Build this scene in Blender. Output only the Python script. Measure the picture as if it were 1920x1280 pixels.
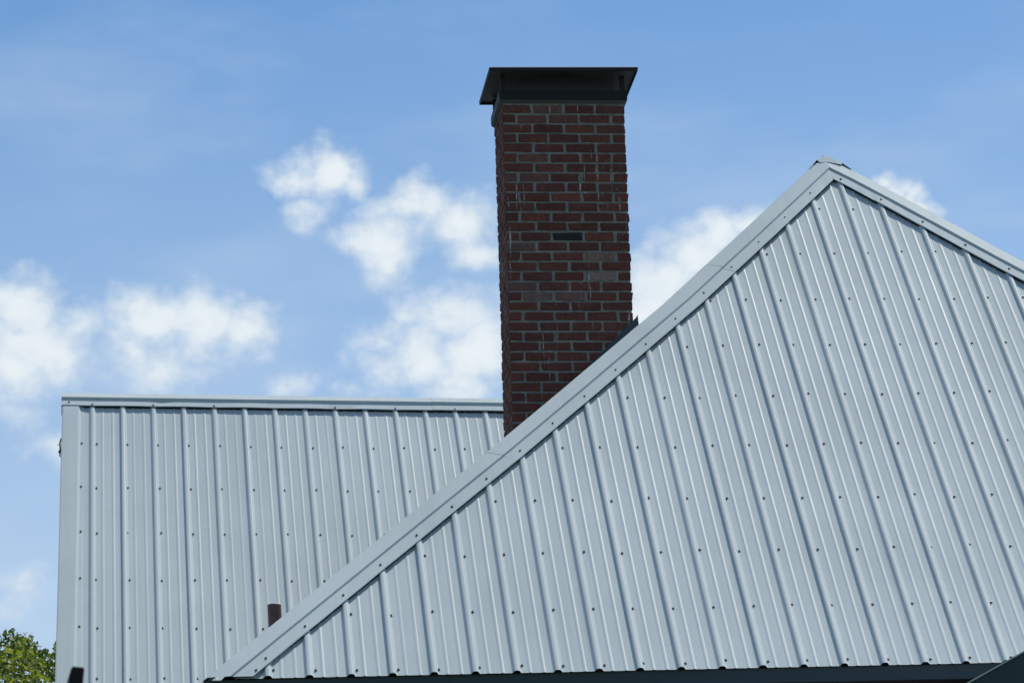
import bpy, bmesh, math, random
from mathutils import Vector, Matrix, noise
random.seed(11)
for o in list(bpy.data.objects):
    bpy.data.objects.remove(o)
SC = bpy.context.scene
COL = SC.collection
V = Vector
EYE = 1.6                                    # eye height above the ground

# ------------------------------------------------------------------ camera
RIGHT = V((0.9958229, -0.0849400, -0.0334946))
UP = V((0.0092152, -0.2714691, 0.9624030))
FWD = V((0.0908392, 0.9586917, 0.2695524))
cam_d = bpy.data.cameras.new('camera')
cam = bpy.data.objects.new('camera', cam_d)
COL.objects.link(cam)
cam.matrix_world = Matrix((
    (RIGHT.x, UP.x, -FWD.x, 0), (RIGHT.y, UP.y, -FWD.y, 0),
    (RIGHT.z, UP.z, -FWD.z, EYE), (0, 0, 0, 1)))
cam_d.sensor_width = 36.0
cam_d.lens = 7358.9 / 1920 * 36.0            # about 138 mm
cam_d.clip_start, cam_d.clip_end = 0.1, 6000
cam_d.dof.use_dof = True
cam_d.dof.focus_distance = 24.5
cam_d.dof.aperture_fstop = 11
SC.camera = cam

# ------------------------------------------------------------------ light
SUN = V((0.342, 0.325, 0.882)).normalized()  # direction towards the sun
EL = math.asin(SUN.z)
AZ = math.atan2(SUN.x, SUN.y)
sun_d = bpy.data.lights.new('sun', 'SUN')
sun_d.energy = 4.5
sun_d.angle = math.radians(0.53)
sun_d.color = (1.0, 0.945, 0.86)
sun = bpy.data.objects.new('sun', sun_d)
COL.objects.link(sun)
sun.rotation_euler = SUN.to_track_quat('Z', 'Y').to_euler()
SC.view_settings.view_transform = 'Standard'
SC.view_settings.look = 'None'
SC.view_settings.exposure = 0.0
SC.view_settings.gamma = 1.0
SC.view_settings.use_curve_mapping = False

# ------------------------------------------------------------------ sky
SKY_STRENGTH = 0.124
world = bpy.data.worlds.new('World')
SC.world = world
world.use_nodes = True
nt = world.node_tree
nt.nodes.clear()


def N(kind, **kw):
    n = nt.nodes.new(kind)
    for k, v in kw.items():
        setattr(n, k, v)
    return n


def put(sock, val):
    if isinstance(val, (int, float)):
        sock.default_value = val
    elif isinstance(val, (tuple, list)):
        sock.default_value = val
    else:
        nt.links.new(val, sock)


def mth(op, a, b=None, c=None, clamp=False):
    n = N('ShaderNodeMath', operation=op, use_clamp=clamp)
    put(n.inputs[0], a)
    if b is not None:
        put(n.inputs[1], b)
    if c is not None:
        put(n.inputs[2], c)
    return n.outputs[0]


def fbm(vec, scale, detail=6.0, rough=0.55, dist=0.0, loc=(0, 0, 0), sc=(1, 1, 1)):
    m = N('ShaderNodeMapping')
    m.inputs['Location'].default_value = loc
    m.inputs['Scale'].default_value = sc
    put(m.inputs['Vector'], vec)
    n = N('ShaderNodeTexNoise', noise_dimensions='3D')
    put(n.inputs['Vector'], m.outputs[0])
    n.inputs['Scale'].default_value = scale
    n.inputs['Detail'].default_value = detail
    n.inputs['Roughness'].default_value = rough
    n.inputs['Distortion'].default_value = dist
    return n.outputs[0]


def smooth(x, lo, hi, t0=0.0, t1=1.0):
    n = N('ShaderNodeMapRange', interpolation_type='SMOOTHSTEP')
    put(n.inputs['Value'], x)
    n.inputs['From Min'].default_value = lo
    n.inputs['From Max'].default_value = hi
    n.inputs['To Min'].default_value = t0
    n.inputs['To Max'].default_value = t1
    return n.outputs[0]


def mixc(fac, a, b):
    n = N('ShaderNodeMix', data_type='RGBA')
    put(n.inputs[0], fac)
    put(n.inputs[6], a)
    put(n.inputs[7], b)
    return n.outputs[2]


sky = N('ShaderNodeTexSky', sky_type='NISHITA')
sky.sun_disc = False
sky.sun_elevation = EL
sky.sun_rotation = AZ
sky.altitude = 600
sky.air_density = 1.0
sky.dust_density = 0.5
sky.ozone_density = 4.0
hs = N('ShaderNodeHueSaturation')
hs.inputs['Saturation'].default_value = 1.14
hs.inputs['Hue'].default_value = 0.496
nt.links.new(sky.outputs[0], hs.inputs['Color'])
tc = N('ShaderNodeTexCoord')
sep = N('ShaderNodeSeparateXYZ')
nt.links.new(tc.outputs['Generated'], sep.inputs[0])
DEG = 180 / math.pi
az = mth('MULTIPLY', mth('ARCTAN2', sep.outputs[0], sep.outputs[1]), DEG)
el = mth('MULTIPLY', mth('ARCSINE', sep.outputs[2]), DEG)
cv = N('ShaderNodeCombineXYZ')
put(cv.inputs[0], az)
put(cv.inputs[1], el)
pv = cv.outputs[0]                            # sky position in degrees
warpn = N('ShaderNodeTexNoise', noise_dimensions='3D')
put(warpn.inputs['Vector'], pv)
warpn.inputs['Scale'].default_value = 1.3
warpn.inputs['Detail'].default_value = 3
wv = N('ShaderNodeVectorMath', operation='SUBTRACT')
nt.links.new(warpn.outputs['Color'], wv.inputs[0])
wv.inputs[1].default_value = (0.5, 0.5, 0.5)
ws = N('ShaderNodeVectorMath', operation='SCALE')
nt.links.new(wv.outputs[0], ws.inputs[0])
ws.inputs['Scale'].default_value = 0.75
wa = N('ShaderNodeVectorMath', operation='ADD')
nt.links.new(pv, wa.inputs[0])
nt.links.new(ws.outputs[0], wa.inputs[1])
# cumulus puffs: azimuth, elevation and radii in degrees, weight
PUFFS = [(-1.989, 16.263, 0.584, 0.405, 1), (-1.71, 15.684, 0.701, 0.584, 1), (-2.148, 15.375, 0.701, 0.467, 1),
         (-1.27, 15.915, 0.389, 0.389, .7), (-1.988, 14.68, 0.311, 0.273, .55),
         (0.013, 16.062, 0.662, 0.374, 1), (0.737, 16.016, 0.662, 0.327, 1), (1.299, 15.892, 0.467, 0.374, 1),
         (0.087, 15.441, 0.545, 0.389, .85), (-0.31, 15.755, 0.35, 0.389, .8),
         (2.231, 18.092, 0.428, 0.296, 1), (2.763, 18.16, 0.452, 0.311, 1), (3.046, 17.999, 0.265, 0.249, .9),
         (2.345, 17.701, 0.35, 0.249, .7), (1.984, 17.979, 0.234, 0.171, .6),
         (4.18, 17.66, 0.584, 0.28, .85), (4.66, 17.375, 0.428, 0.428, .95), (3.513, 17.172, 0.483, 0.483, .95),
         (3.931, 17.55, 0.389, 0.311, .8), (4.889, 16.901, 0.428, 0.28, .85), (3.586, 16.859, 0.428, 0.265, .9),
         (7.708, 16.289, 0.545, 0.483, 1.1), (8.219, 16.771, 0.467, 0.428, 1.1), (8.638, 17.024, 0.467, 0.327, 1.05),
         (9.051, 17.158, 0.35, 0.234, 1), (7.49, 15.948, 0.389, 0.428, 1.1),
         (4.615, 15.974, 0.623, 0.374, .9), (4.923, 15.498, 0.623, 0.545, 1.05), (4.115, 15.522, 0.623, 0.467, .95),
         (3.635, 15.69, 0.467, 0.311, .7), (3.808, 16.075, 0.311, 0.171, .6), (3.463, 15.305, 0.545, 0.273, .7),
         (4.585, 15.041, 0.701, 0.234, .9), (11.62, 17.398, 0.225, 0.16, 1), (11.424, 17.488, 0.234, 0.14, .9),
         (11.816, 17.308, 0.156, 0.14, .9), (11.229, 17.601, 0.171, 0.093, .8),
         (2.009, 15.103, 0.389, 0.156, .5), (2.892, 15.007, 0.311, 0.117, .5),
         (-2.05, 12.15, 0.75, 0.12, .36), (-1.5, 14.3, 0.30, 0.20, .45)]
sq = N('ShaderNodeVectorMath', operation='MULTIPLY')
nt.links.new(wa.outputs[0], sq.inputs[0])
sq.inputs[1].default_value = (1.0, 1.35, 0.0)
field = None
for a, e, ra, re, w in PUFFS:
    r = math.sqrt(ra * re * 1.35) * 1.5
    dn = N('ShaderNodeVectorMath', operation='DISTANCE')
    nt.links.new(sq.outputs[0], dn.inputs[0])
    dn.inputs[1].default_value = (a, e * 1.35, 0)
    p = mth('MULTIPLY_ADD', dn.outputs['Value'], -1.55 * w / r, 1.5 * w)
    field = p if field is None else mth('MAXIMUM', field, p)
field = mth('MAXIMUM', field, -1.2)
# the same fair-weather cumulus over the rest of the sky
inx = mth('MULTIPLY', smooth(az, -5.0, -2.6), smooth(az, 16.0, 13.6))
iny = mth('MULTIPLY', smooth(el, 6.0, 9.5), smooth(el, 24.0, 21.2))
inside = mth('MULTIPLY', inx, iny)
far = fbm(tc.outputs['Generated'], 5.0, 4.0, 0.5, 0.0, (3.1, 1.7, 0.4), (1, 1, 1.7))
far = mth('MULTIPLY_ADD', far, 8.0, -4.95)
far = mth('MINIMUM', far, 0.9)
fm = N('ShaderNodeMix', data_type='FLOAT')
put(fm.inputs[0], inside)
put(fm.inputs[2], far)
put(fm.inputs[3], field)
field = fm.outputs[0]
billow = fbm(pv, 1.5, 8.0, 0.55, 0.0, (4.2, 0.7, 0), (1, 1.25, 1))
tot = mth('MULTIPLY_ADD', mth('SUBTRACT', billow, 0.5), 2.3, field)
wisp = fbm(pv, 6.5, 5.0, 0.62, 0.0, (7.7, 2.1, 0), (1, 0.8, 1))
tot = mth('MULTIPLY_ADD', mth('SUBTRACT', wisp, 0.5), 0.45, tot)
dens = smooth(tot, -0.24, 1.12)
core = smooth(tot, 0.45, 1.7)
# thin high veil
veil = fbm(pv, 0.16, 4.0, 0.55, 0.0, (2.0, 8.3, 0), (1, 2.6, 1))
veil = smooth(veil, 0.43, 0.73, 0.0, 0.20)
K = 1.0 / SKY_STRENGTH
cl_thin = (0.69 * K, 0.785 * K, 0.87 * K, 1)
cl_lit = (0.87 * K, 0.92 * K, 0.94 * K, 1)
cloud_col = mixc(core, cl_thin, cl_lit)
c1 = mixc(veil, hs.outputs[0], cl_thin)
hz = N('ShaderNodeMapRange')
put(hz.inputs['Value'], el)
for k_, v_ in (('From Min', 20.9), ('From Max', 8.5), ('To Min', 0.0), ('To Max', 0.62)):
    hz.inputs[k_].default_value = v_
c1 = mixc(hz.outputs[0], c1, cl_thin)
c2 = mixc(mth('MULTIPLY', dens, 0.92), c1, cloud_col)
bg = N('ShaderNodeBackground')
put(bg.inputs[0], c2)
bg.inputs[1].default_value = SKY_STRENGTH
wo = N('ShaderNodeOutputWorld')
nt.links.new(bg.outputs[0], wo.inputs[0])


# ================================================================== materials
def material(name, color=(0.5, 0.5, 0.5), rough=0.5, metallic=0.0, spec=0.5):
    m = bpy.data.materials.new(name)
    m.use_nodes = True
    t = m.node_tree
    b = t.nodes['Principled BSDF']
    b.inputs['Base Color'].default_value = (*color, 1)
    b.inputs['Roughness'].default_value = rough
    b.inputs['Metallic'].default_value = metallic
    b.inputs['Specular IOR Level'].default_value = spec
    return m, t, b


def tnode(t, kind, **kw):
    n = t.nodes.new(kind)
    for k, v in kw.items():
        setattr(n, k, v)
    return n


def tnoise(t, scale, detail=4.0, rough=0.55, sc=(1, 1, 1), coord='Position'):
    g = tnode(t, 'ShaderNodeNewGeometry') if coord == 'Position' else tnode(t, 'ShaderNodeTexCoord')
    m = tnode(t, 'ShaderNodeMapping')
    m.inputs['Scale'].default_value = sc
    t.links.new(g.outputs[coord], m.inputs[0])
    n = tnode(t, 'ShaderNodeTexNoise')
    n.inputs['Scale'].default_value = scale
    n.inputs['Detail'].default_value = detail
    n.inputs['Roughness'].default_value = rough
    t.links.new(m.outputs[0], n.inputs['Vector'])
    return n.outputs[0]


def tramp(t, fac, stops):
    r = tnode(t, 'ShaderNodeValToRGB')
    el = r.color_ramp.elements
    while len(el) < len(stops):
        el.new(0.5)
    for e, (p, c) in zip(el, stops):
        e.position = p
        e.color = (*c, 1)
    t.links.new(fac, r.inputs[0])
    return r.outputs[0]


def tmix(t, fac, a, b, blend='MIX'):
    n = tnode(t, 'ShaderNodeMix', data_type='RGBA', blend_type=blend)
    for s, v in ((n.inputs[0], fac), (n.inputs[6], a), (n.inputs[7], b)):
        if isinstance(v, (int, float)):
            s.default_value = v
        elif isinstance(v, tuple):
            s.default_value = (*v, 1)
        else:
            t.links.new(v, s)
    return n.outputs[2]


def tbump(t, b, h, strength, dist=0.002):
    n = tnode(t, 'ShaderNodeBump')
    n.inputs['Strength'].default_value = strength
    n.inputs['Distance'].default_value = dist
    t.links.new(h, n.inputs['Height'])
    t.links.new(n.outputs[0], b.inputs['Normal'])


def steel_paint(name, base, rough):
    m, t, b = material(name, base, rough, 0.0, 0.004)
    big = tnoise(t, 0.9, 4, 0.55)
    fine_ = tnoise(t, 26.0, 5, 0.65)
    dark = tuple(c * 0.93 for c in base)
    lite = tuple(min(1, c * 1.05) for c in base)
    c = tramp(t, big, [(0.3, dark), (0.7, lite)])
    gp = tnode(t, 'ShaderNodeNewGeometry')
    vr = tnode(t, 'ShaderNodeVectorRotate', rotation_type='X_AXIS')
    vr.inputs['Angle'].default_value = math.radians(-45)
    t.links.new(gp.outputs['Position'], vr.inputs['Vector'])
    mp_ = tnode(t, 'ShaderNodeMapping')
    mp_.inputs['Scale'].default_value = (24, 0.55, 1.0)
    t.links.new(vr.outputs[0], mp_.inputs[0])
    sn = tnode(t, 'ShaderNodeTexNoise')
    sn.inputs['Scale'].default_value = 1.0
    sn.inputs['Detail'].default_value = 5
    t.links.new(mp_.outputs[0], sn.inputs['Vector'])
    c = tmix(t, 1.0, c, tramp(t, sn.outputs[0], [(0.32, (0.965, 0.968, 0.965)), (0.52, (1, 1, 1)), (0.72, (1.015, 1.015, 1.015))]), 'MULTIPLY')
    spots = tramp(t, fine_, [(0.30, (0.95, 0.95, 0.945)), (0.42, (1, 1, 1))])
    c = tmix(t, 1.0, c, spots, 'MULTIPLY')
    t.links.new(c, b.inputs['Base Color'])
    mr = tnode(t, 'ShaderNodeMapRange')
    t.links.new(fine_, mr.inputs[0])
    mr.inputs[3].default_value = rough - 0.05
    mr.inputs[4].default_value = rough + 0.07
    t.links.new(mr.outputs[0], b.inputs['Roughness'])
    tbump(t, b, tnoise(t, 60.0, 2, 0.5), 0.05, 0.001)
    return m


M_ROOF = steel_paint('grey_painted_steel', (0.462, 0.528, 0.538), 0.27)
M_TRIM = steel_paint('grey_painted_trim', (0.462, 0.528, 0.538), 0.36)
M_FASCIA = steel_paint('dark_slate_fascia', (0.055, 0.075, 0.088), 0.5)
M_SOFFIT, t_, b_ = material('soffit_board', (0.05, 0.035, 0.035), 0.8)
M_DECK, t_, b_ = material('roof_deck', (0.10, 0.085, 0.07), 0.9)
M_SCREW, t_, b_ = material('screw_head', (0.035, 0.045, 0.055), 0.45, 0.3)
M_CAP, t_, b_ = material('black_cap_metal', (0.013, 0.0135, 0.014), 0.55, 0, 0.2)
tbump(t_, b_, tnoise(t_, 30, 4), 0.15, 0.002)
M_DRIP = steel_paint('bounce_lit_drip_edge', (0.075, 0.083, 0.083), 0.5)  # grey lightened to stand in for light reflected up from the roof
M_FLANGE_SHADE, t_, b_ = material('flange_shade', (0.022, 0.026, 0.03), 0.9, 0, 0.1)  # near-black colour for the painted shade below the flanges
M_SOOT, t_, b_ = material('soot', (0.008, 0.008, 0.008), 0.95, 0, 0.1)
M_LEAD = steel_paint('dark_flashing', (0.07, 0.10, 0.125), 0.45)
M_POST, t_, b_ = material('black_post_paint', (0.008, 0.008, 0.009), 0.55, 0, 0.2)
M_PIPE, t_, b_ = material('brown_pipe', (0.085, 0.040, 0.036), 0.5)
t_.links.new(tramp(t_, tnoise(t_, 14, 5), [(0.35, (0.055, 0.028, 0.026)), (0.7, (0.12, 0.055, 0.045))]), b_.inputs['Base Color'])


def streaks(t):
    """pale lime runs below some joints"""
    thin = tnoise(t, 1.0, 3, 0.6, (52, 52, 2.6))
    where = tnoise(t, 1.0, 2, 0.5, (3.3, 3.3, 2.1))
    a = tramp(t, thin, [(0.635, (0, 0, 0)), (0.70, (1, 1, 1))])
    w = tramp(t, where, [(0.47, (0, 0, 0)), (0.57, (1, 1, 1))])
    return tmix(t, 1.0, a, w, 'MULTIPLY')


M_BRICK, t_, b_ = material('red_brick', (0.2, 0.07, 0.05), 0.85, 0, 0.25)
oi = tnode(t_, 'ShaderNodeObjectInfo')
grain = tnoise(t_, 55, 6, 0.7)
blot = tnoise(t_, 11, 4, 0.6)
c = tmix(t_, 1.0, oi.outputs['Color'], tramp(t_, grain, [(0.3, (0.62, 0.60, 0.60)), (0.62, (1.15, 1.1, 1.1))]), 'MULTIPLY')
c = tmix(t_, 1.0, c, tramp(t_, blot, [(0.3, (0.75, 0.75, 0.78)), (0.7, (1.12, 1.08, 1.05))]), 'MULTIPLY')
pale = tramp(t_, tnoise(t_, 160, 2, 0.5), [(0.70, (0, 0, 0)), (0.76, (1, 1, 1))])
c = tmix(t_, tmix(t_, 1.0, pale, (0.5, 0.5, 0.5), 'MULTIPLY'), c, (0.30, 0.24, 0.22))
c = tmix(t_, tmix(t_, 1.0, streaks(t_), (0.9, 0.9, 0.9), 'MULTIPLY'), c, (0.52, 0.54, 0.54))
t_.links.new(c, b_.inputs['Base Color'])
tbump(t_, b_, grain, 0.5, 0.004)

M_MORTAR, t_, b_ = material('mortar', (0.30, 0.31, 0.29), 0.95, 0, 0.2)
c = tramp(t_, tnoise(t_, 24, 6, 0.65), [(0.3, (0.135, 0.145, 0.135)), (0.7, (0.265, 0.275, 0.258))])
c = tmix(t_, tmix(t_, 1.0, streaks(t_), (0.6, 0.6, 0.6), 'MULTIPLY'), c, (0.6, 0.62, 0.62))
t_.links.new(c, b_.inputs['Base Color'])
tbump(t_, b_, tnoise(t_, 90, 4, 0.7), 0.6, 0.003)

M_WALL, t_, b_ = material('wall_brick', (0.2, 0.07, 0.05), 0.85, 0, 0.25)
bt = tnode(t_, 'ShaderNodeTexBrick')
g_ = tnode(t_, 'ShaderNodeNewGeometry')
mp = tnode(t_, 'ShaderNodeMapping')
mp.inputs['Rotation'].default_value = (math.radians(90), 0, 0)
t_.links.new(g_.outputs['Position'], mp.inputs[0])
t_.links.new(mp.outputs[0], bt.inputs['Vector'])
bt.inputs['Scale'].default_value = 1.0
bt.inputs['Brick Width'].default_value = 0.205
bt.inputs['Row Height'].default_value = 0.0677
bt.inputs['Mortar Size'].default_value = 0.005
bt.inputs['Color1'].default_value = (0.20, 0.07, 0.055, 1)
bt.inputs['Color2'].default_value = (0.15, 0.055, 0.045, 1)
bt.inputs['Mortar'].default_value = (0.3, 0.31, 0.29, 1)
t_.links.new(bt.outputs[0], b_.inputs['Base Color'])

M_GROUND, t_, b_ = material('grass_ground', (0.06, 0.09, 0.03), 0.95, 0, 0.2)
c = tramp(t_, tnoise(t_, 0.35, 6, 0.6), [(0.3, (0.045, 0.075, 0.022)), (0.7, (0.085, 0.115, 0.04))])
t_.links.new(c, b_.inputs['Base Color'])
tbump(t_, b_, tnoise(t_, 40, 4, 0.7), 0.8, 0.02)

M_BARK, t_, b_ = material('bark', (0.09, 0.07, 0.05), 0.95, 0, 0.2)
t_.links.new(tramp(t_, tnoise(t_, 12, 5, 0.6, (1, 1, .25)), [(0.3, (0.05, 0.04, 0.03)), (0.7, (0.14, 0.11, 0.085))]), b_.inputs['Base Color'])
tbump(t_, b_, tnoise(t_, 18, 5, 0.6, (1, 1, .2)), 0.8, 0.02)

M_LEAF, t_, b_ = material('leaf', (0.08, 0.12, 0.03), 0.5, 0, 0.4)
at = tnode(t_, 'ShaderNodeAttribute', attribute_name='tint')
lc = tramp(t_, at.outputs['Fac'], [(0.0, (0.03, 0.06, 0.014)), (0.5, (0.075, 0.125, 0.024)), (0.85, (0.14, 0.175, 0.03)), (1.0, (0.21, 0.23, 0.05))])
t_.links.new(lc, b_.inputs['Base Color'])
tr = tnode(t_, 'ShaderNodeBsdfTranslucent')
t_.links.new(tmix(t_, 1.0, lc, (1.5, 1.6, 0.8), 'MULTIPLY'), tr.inputs[0])
ms = tnode(t_, 'ShaderNodeMixShader')
ms.inputs[0].default_value = 0.5
t_.links.new(b_.outputs[0], ms.inputs[1])
t_.links.new(tr.outputs[0], ms.inputs[2])
t_.links.new(ms.outputs[0], t_.nodes['Material Output'].inputs[0])


# ================================================================== helpers
def tag(o, label=None, cat=None, group=None, kind=None):
    if label:
        o['label'] = label
    if cat:
        o['category'] = cat
    if group:
        o['group'] = group
    if kind:
        o['kind'] = kind
    return o


def empty(name, loc):
    o = bpy.data.objects.new(name, None)
    COL.objects.link(o)
    o.location = loc
    o.empty_display_size = 0.3
    return o


ROOT = {}          # object -> world location of its origin (parents are never rotated)


def mesh_obj(name, verts, faces, mat, parent=None, origin=None, sharp=None):
    """verts are world positions; the object's origin goes to `origin` or the parent's origin"""
    org = V(origin) if origin is not None else (ROOT.get(parent, V((0, 0, 0))) if parent else V((0, 0, 0)))
    me = bpy.data.meshes.new(name)
    me.from_pydata([tuple(V(v) - org) for v in verts], [], faces)
    if mat:
        me.materials.append(mat)
    if sharp is not None:
        for p in me.polygons:
            p.use_smooth = True
        me.set_sharp_from_angle(angle=math.radians(sharp))
    me.update()
    o = bpy.data.objects.new(name, me)
    COL.objects.link(o)
    if parent:
        o.parent = parent
        o.location = org - ROOT[parent]
    else:
        o.location = org
    ROOT[o] = org
    return o


def thing(name, loc, label, cat, group=None):
    o = empty(name, loc)
    ROOT[o] = V(loc)
    return tag(o, label, cat, group)


def part_empty(name, loc, parent):
    o = empty(name, V(loc) - ROOT[parent])
    o.parent = parent
    ROOT[o] = V(loc)
    return o


def inst(name, me, loc, rot, parent):
    o = bpy.data.objects.new(name, me)
    COL.objects.link(o)
    o.parent = parent
    o.location = V(loc) - ROOT[parent]
    o.rotation_mode = 'QUATERNION'
    o.rotation_quaternion = rot
    return o


class Frame:
    """orthonormal frame; P maps local (x, y, z) to the world"""
    def __init__(s, O, X, Y, Z):
        s.O, s.X, s.Y, s.Z = V(O), V(X).normalized(), V(Y).normalized(), V(Z).normalized()

    def P(s, x, y, z):
        return s.O + s.X * x + s.Y * y + s.Z * z

    def quat(s):
        return Matrix((s.X, s.Y, s.Z)).transposed().to_quaternion()


def box_data(fr, x0, x1, y0, y1, z0, z1):
    vs = [fr.P(x, y, z) for z in (z0, z1) for y in (y0, y1) for x in (x0, x1)]
    fs = [(0, 2, 3, 1), (4, 5, 7, 6), (0, 1, 5, 4), (2, 6, 7, 3), (0, 4, 6, 2), (1, 3, 7, 5)]
    return vs, fs


def box(name, fr, x0, x1, y0, y1, z0, z1, mat, parent=None, origin=None, bevel=0.0):
    vs, fs = box_data(fr, x0, x1, y0, y1, z0, z1)
    o = mesh_obj(name, vs, fs, mat, parent, origin)
    if bevel:
        bm = bmesh.new()
        bm.from_mesh(o.data)
        bmesh.ops.bevel(bm, geom=bm.edges[:], offset=bevel, segments=1, affect='EDGES')
        bm.to_mesh(o.data)
        bm.free()
    return o


def merge(parts):
    V_, F_ = [], []
    for vs, fs in parts:
        k = len(V_)
        V_ += list(vs)
        F_ += [tuple(i + k for i in f) for f in fs]
    return V_, F_


# ================================================================== ground
def ground():
    R_, n = 3000.0, 24
    vs, fs = [], []
    g = [(-1 + 2 * i / n) for i in range(n + 1)]
    g = [math.copysign(abs(x) ** 2.2, x) * R_ for x in g]
    for y in g:
        for x in g:
            vs.append((x, y + 20, 0))
    for j in range(n):
        for i in range(n):
            a = j * (n + 1) + i
            fs.append((a, a + 1, a + n + 2, a + n + 1))
    o = mesh_obj('ground', vs, fs, M_GROUND)
    tag(o, 'grassy ground around the houses', None, None, 'structure')


ground()

# ================================================================== ribbed sheet metal
RIB = 0.2286                                  # 9 inch rib spacing
MAJOR = [(-.0265, 0), (-.0235, .0012), (-.0150, .0122), (-.0115, .0155), (-.0065, .0171), (0, .0175), (.0080, .0171),
         (.0140, .0152), (.0175, .0119), (.0240, .0012), (.0275, 0)]
LAP = [(-.0265, 0), (-.0235, .0012), (-.0150, .0128), (-.0115, .0162), (-.0065, .0178), (0, .0182), (.0055, .0178),
       (.0150, .0146), (.0190, .0113), (.0250, .0012), (.0278, 0)]       # lapped rib: the edge of the next sheet springs a little
MINOR = [(-.0120, 0), (-.0085, .0010), (-.0042, .0023), (0, .0026), (.0042, .0023), (.0085, .0010), (.0120, 0)]


def sheet_profile(ribs, rib0, ua, ub, rnd, lap=None):
    """(u, height, is_flat) across a stretch of sheet"""
    pts = []
    for i in ribs:
        c = i * RIB + rib0
        skew = rnd.gauss(0, 0.0007)
        hs = 1 + rnd.gauss(0, 0.035)
        for du, h in (LAP if i == lap else MAJOR):
            pts.append((c + du + (skew * h / .0175 if du > 0 else skew * h / .0175), h * hs, False))
        pts += [(c - .0300, 0, False), (c + .0305, 0, False), (c + .047, 0, False)]
        for k in (1, 2):
            hs2 = 1 + rnd.gauss(0, 0.10)
            for du, h in MINOR:
                pts.append((c + k * RIB / 3 + du, h * hs2, False))
            pts += [(c + k * RIB / 3 - .0142, 0, False), (c + k * RIB / 3 + .0142, 0, False)]
            if k == 1:
                pts.append((c + 1.5 * RIB / 3, 0, True))
        pts.append((c + RIB - .047, 0, False))
    pts = [p for p in pts if ua <= p[0] <= ub]
    pts += [(ua, 0, False), (ub, 0, False)]
    pts.sort()
    out = [pts[0]]
    for p in pts[1:]:
        if p[0] - out[-1][0] > .0004:
            out.append(p)
    return out


def sheet(name, F, pts, vbot, vtop, mat, parent, extra_u=(), rows=14, seed=0.0, lift=0.0):
    """F(u, v, n) -> world; clipped above by vtop(u)"""
    us = list(pts)
    for e in extra_u:
        if us and us[0][0] < e < us[-1][0]:
            us.append((e, None, False))
    us.sort(key=lambda p: p[0])
    for k, p in enumerate(us):
        if p[1] is None:
            a, b = us[k - 1], us[k + 1]
            w = (p[0] - a[0]) / max(1e-6, b[0] - a[0])
            us[k] = (p[0], a[1] * (1 - w) + b[1] * w, False)
    us = [p for p in us if vtop(p[0]) > vbot + 0.01]
    if len(us) < 2:
        return None
    vs, fs = [], []
    for (u, h, flat) in us:
        top = vtop(u)
        for r in range(rows + 1):
            v = vbot + (top - vbot) * r / rows
            n = h + lift
            wob = noise.noise(V((u * 5.0 + seed, v * 1.3, seed * 1.7)))
            n += wob * (0.0016 if flat else 0.0006)
            vs.append(F(u, v, n))
    m = rows + 1
    for i in range(len(us) - 1):
        for r in range(rows):
            a = i * m + r
            fs.append((a, a + m, a + m + 1, a + 1))
    return mesh_obj(name, vs, fs, mat, parent, sharp=50)


def make_screw_mesh():
    vs, fs = [], []
    def ring(r, z, n, rot=0):
        k = len(vs)
        for i in range(n):
            a = 2 * math.pi * i / n + rot
            vs.append((r * math.cos(a), r * math.sin(a), z))
        return k
    n = 8
    a = ring(.0095, 0, n)
    b = ring(.0091, .0022, n)
    c = ring(.0060, .0032, n)
    d = ring(.0055, .0088, n)
    for p, q in ((a, b), (b, c), (c, d)):
        for i in range(n):
            j = (i + 1) % n
            fs.append((p + i, p + j, q + j, q + i))
    fs.append(tuple(range(d, d + n)))
    me = bpy.data.meshes.new('screw')
    me.from_pydata(vs, [], fs)
    me.materials.append(M_SCREW)
    return me


SCREW = make_screw_mesh()


def screw(loc, normal, parent):
    q = V(normal).to_track_quat('Z', 'Y')
    return inst('screw', SCREW, loc, q, parent)


def dihedral_cap(name, A, B, faceF, faceG, prof, parent, mat, cutA=None, cutB=None, segs=10, dents=0.0, seed=1.0, peak=0.05, bow=None, lift=0.0):
    """folded cap over the edge A-B. faceF / faceG: (normal, inward in-plane perpendicular) of both faces.
    prof: list of (w, n) from the outer hem to next to the crease. cutX(point)->signed distance, zero on the cut plane."""
    d = (B - A).normalized()
    L = (B - A).length
    bis = (faceF[0] + faceG[0]).normalized()
    cols = []
    for w, n in prof:
        cols.append((faceF[1] * w + faceF[0] * (n + lift), w > 0.12, faceF[0]))
    cols.append((bis * (peak + lift), False, bis))
    for w, n in reversed(prof):
        cols.append((faceG[1] * w + faceG[0] * (n + lift), w > 0.12, faceG[0]))
    vs, fs = [], []
    m = segs + 1
    for ci, (off, hem, nn) in enumerate(cols):
        p0, p1 = A + off, B + off
        bw = bow or (lambda q: V((0, 0, 0)))
        for _ in range(4):
            if cutA:
                g = cutA(p0 + d) - cutA(p0)
                p0 = p0 + d * (-cutA(p0 + bw(p0)) / g)
            if cutB:
                g = cutB(p1 + d) - cutB(p1)
                p1 = p1 + d * (-cutB(p1 + bw(p1)) / g)
        for s in range(m):
            t = s / segs
            p = p0.lerp(p1, t)
            p = p + bw(p)
            if dents and 0 < s < segs:
                p = p + nn * (abs(noise.noise(V((seed * 3.1 + t * L * 2.6, ci * .35, seed)))) * dents * (1.0 if hem else 0.4))
            vs.append(p)
    for i in range(len(cols) - 1):
        for s in range(segs):
            a = i * m + s
            fs.append((a, a + m, a + m + 1, a + 1))
    return mesh_obj(name, vs, fs, mat, parent, sharp=14)


CAP_PROF = [(.198, .0250), (.193, .0275), (.110, .0262), (.103, .0375)]
CAP_PEAK = .021

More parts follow.
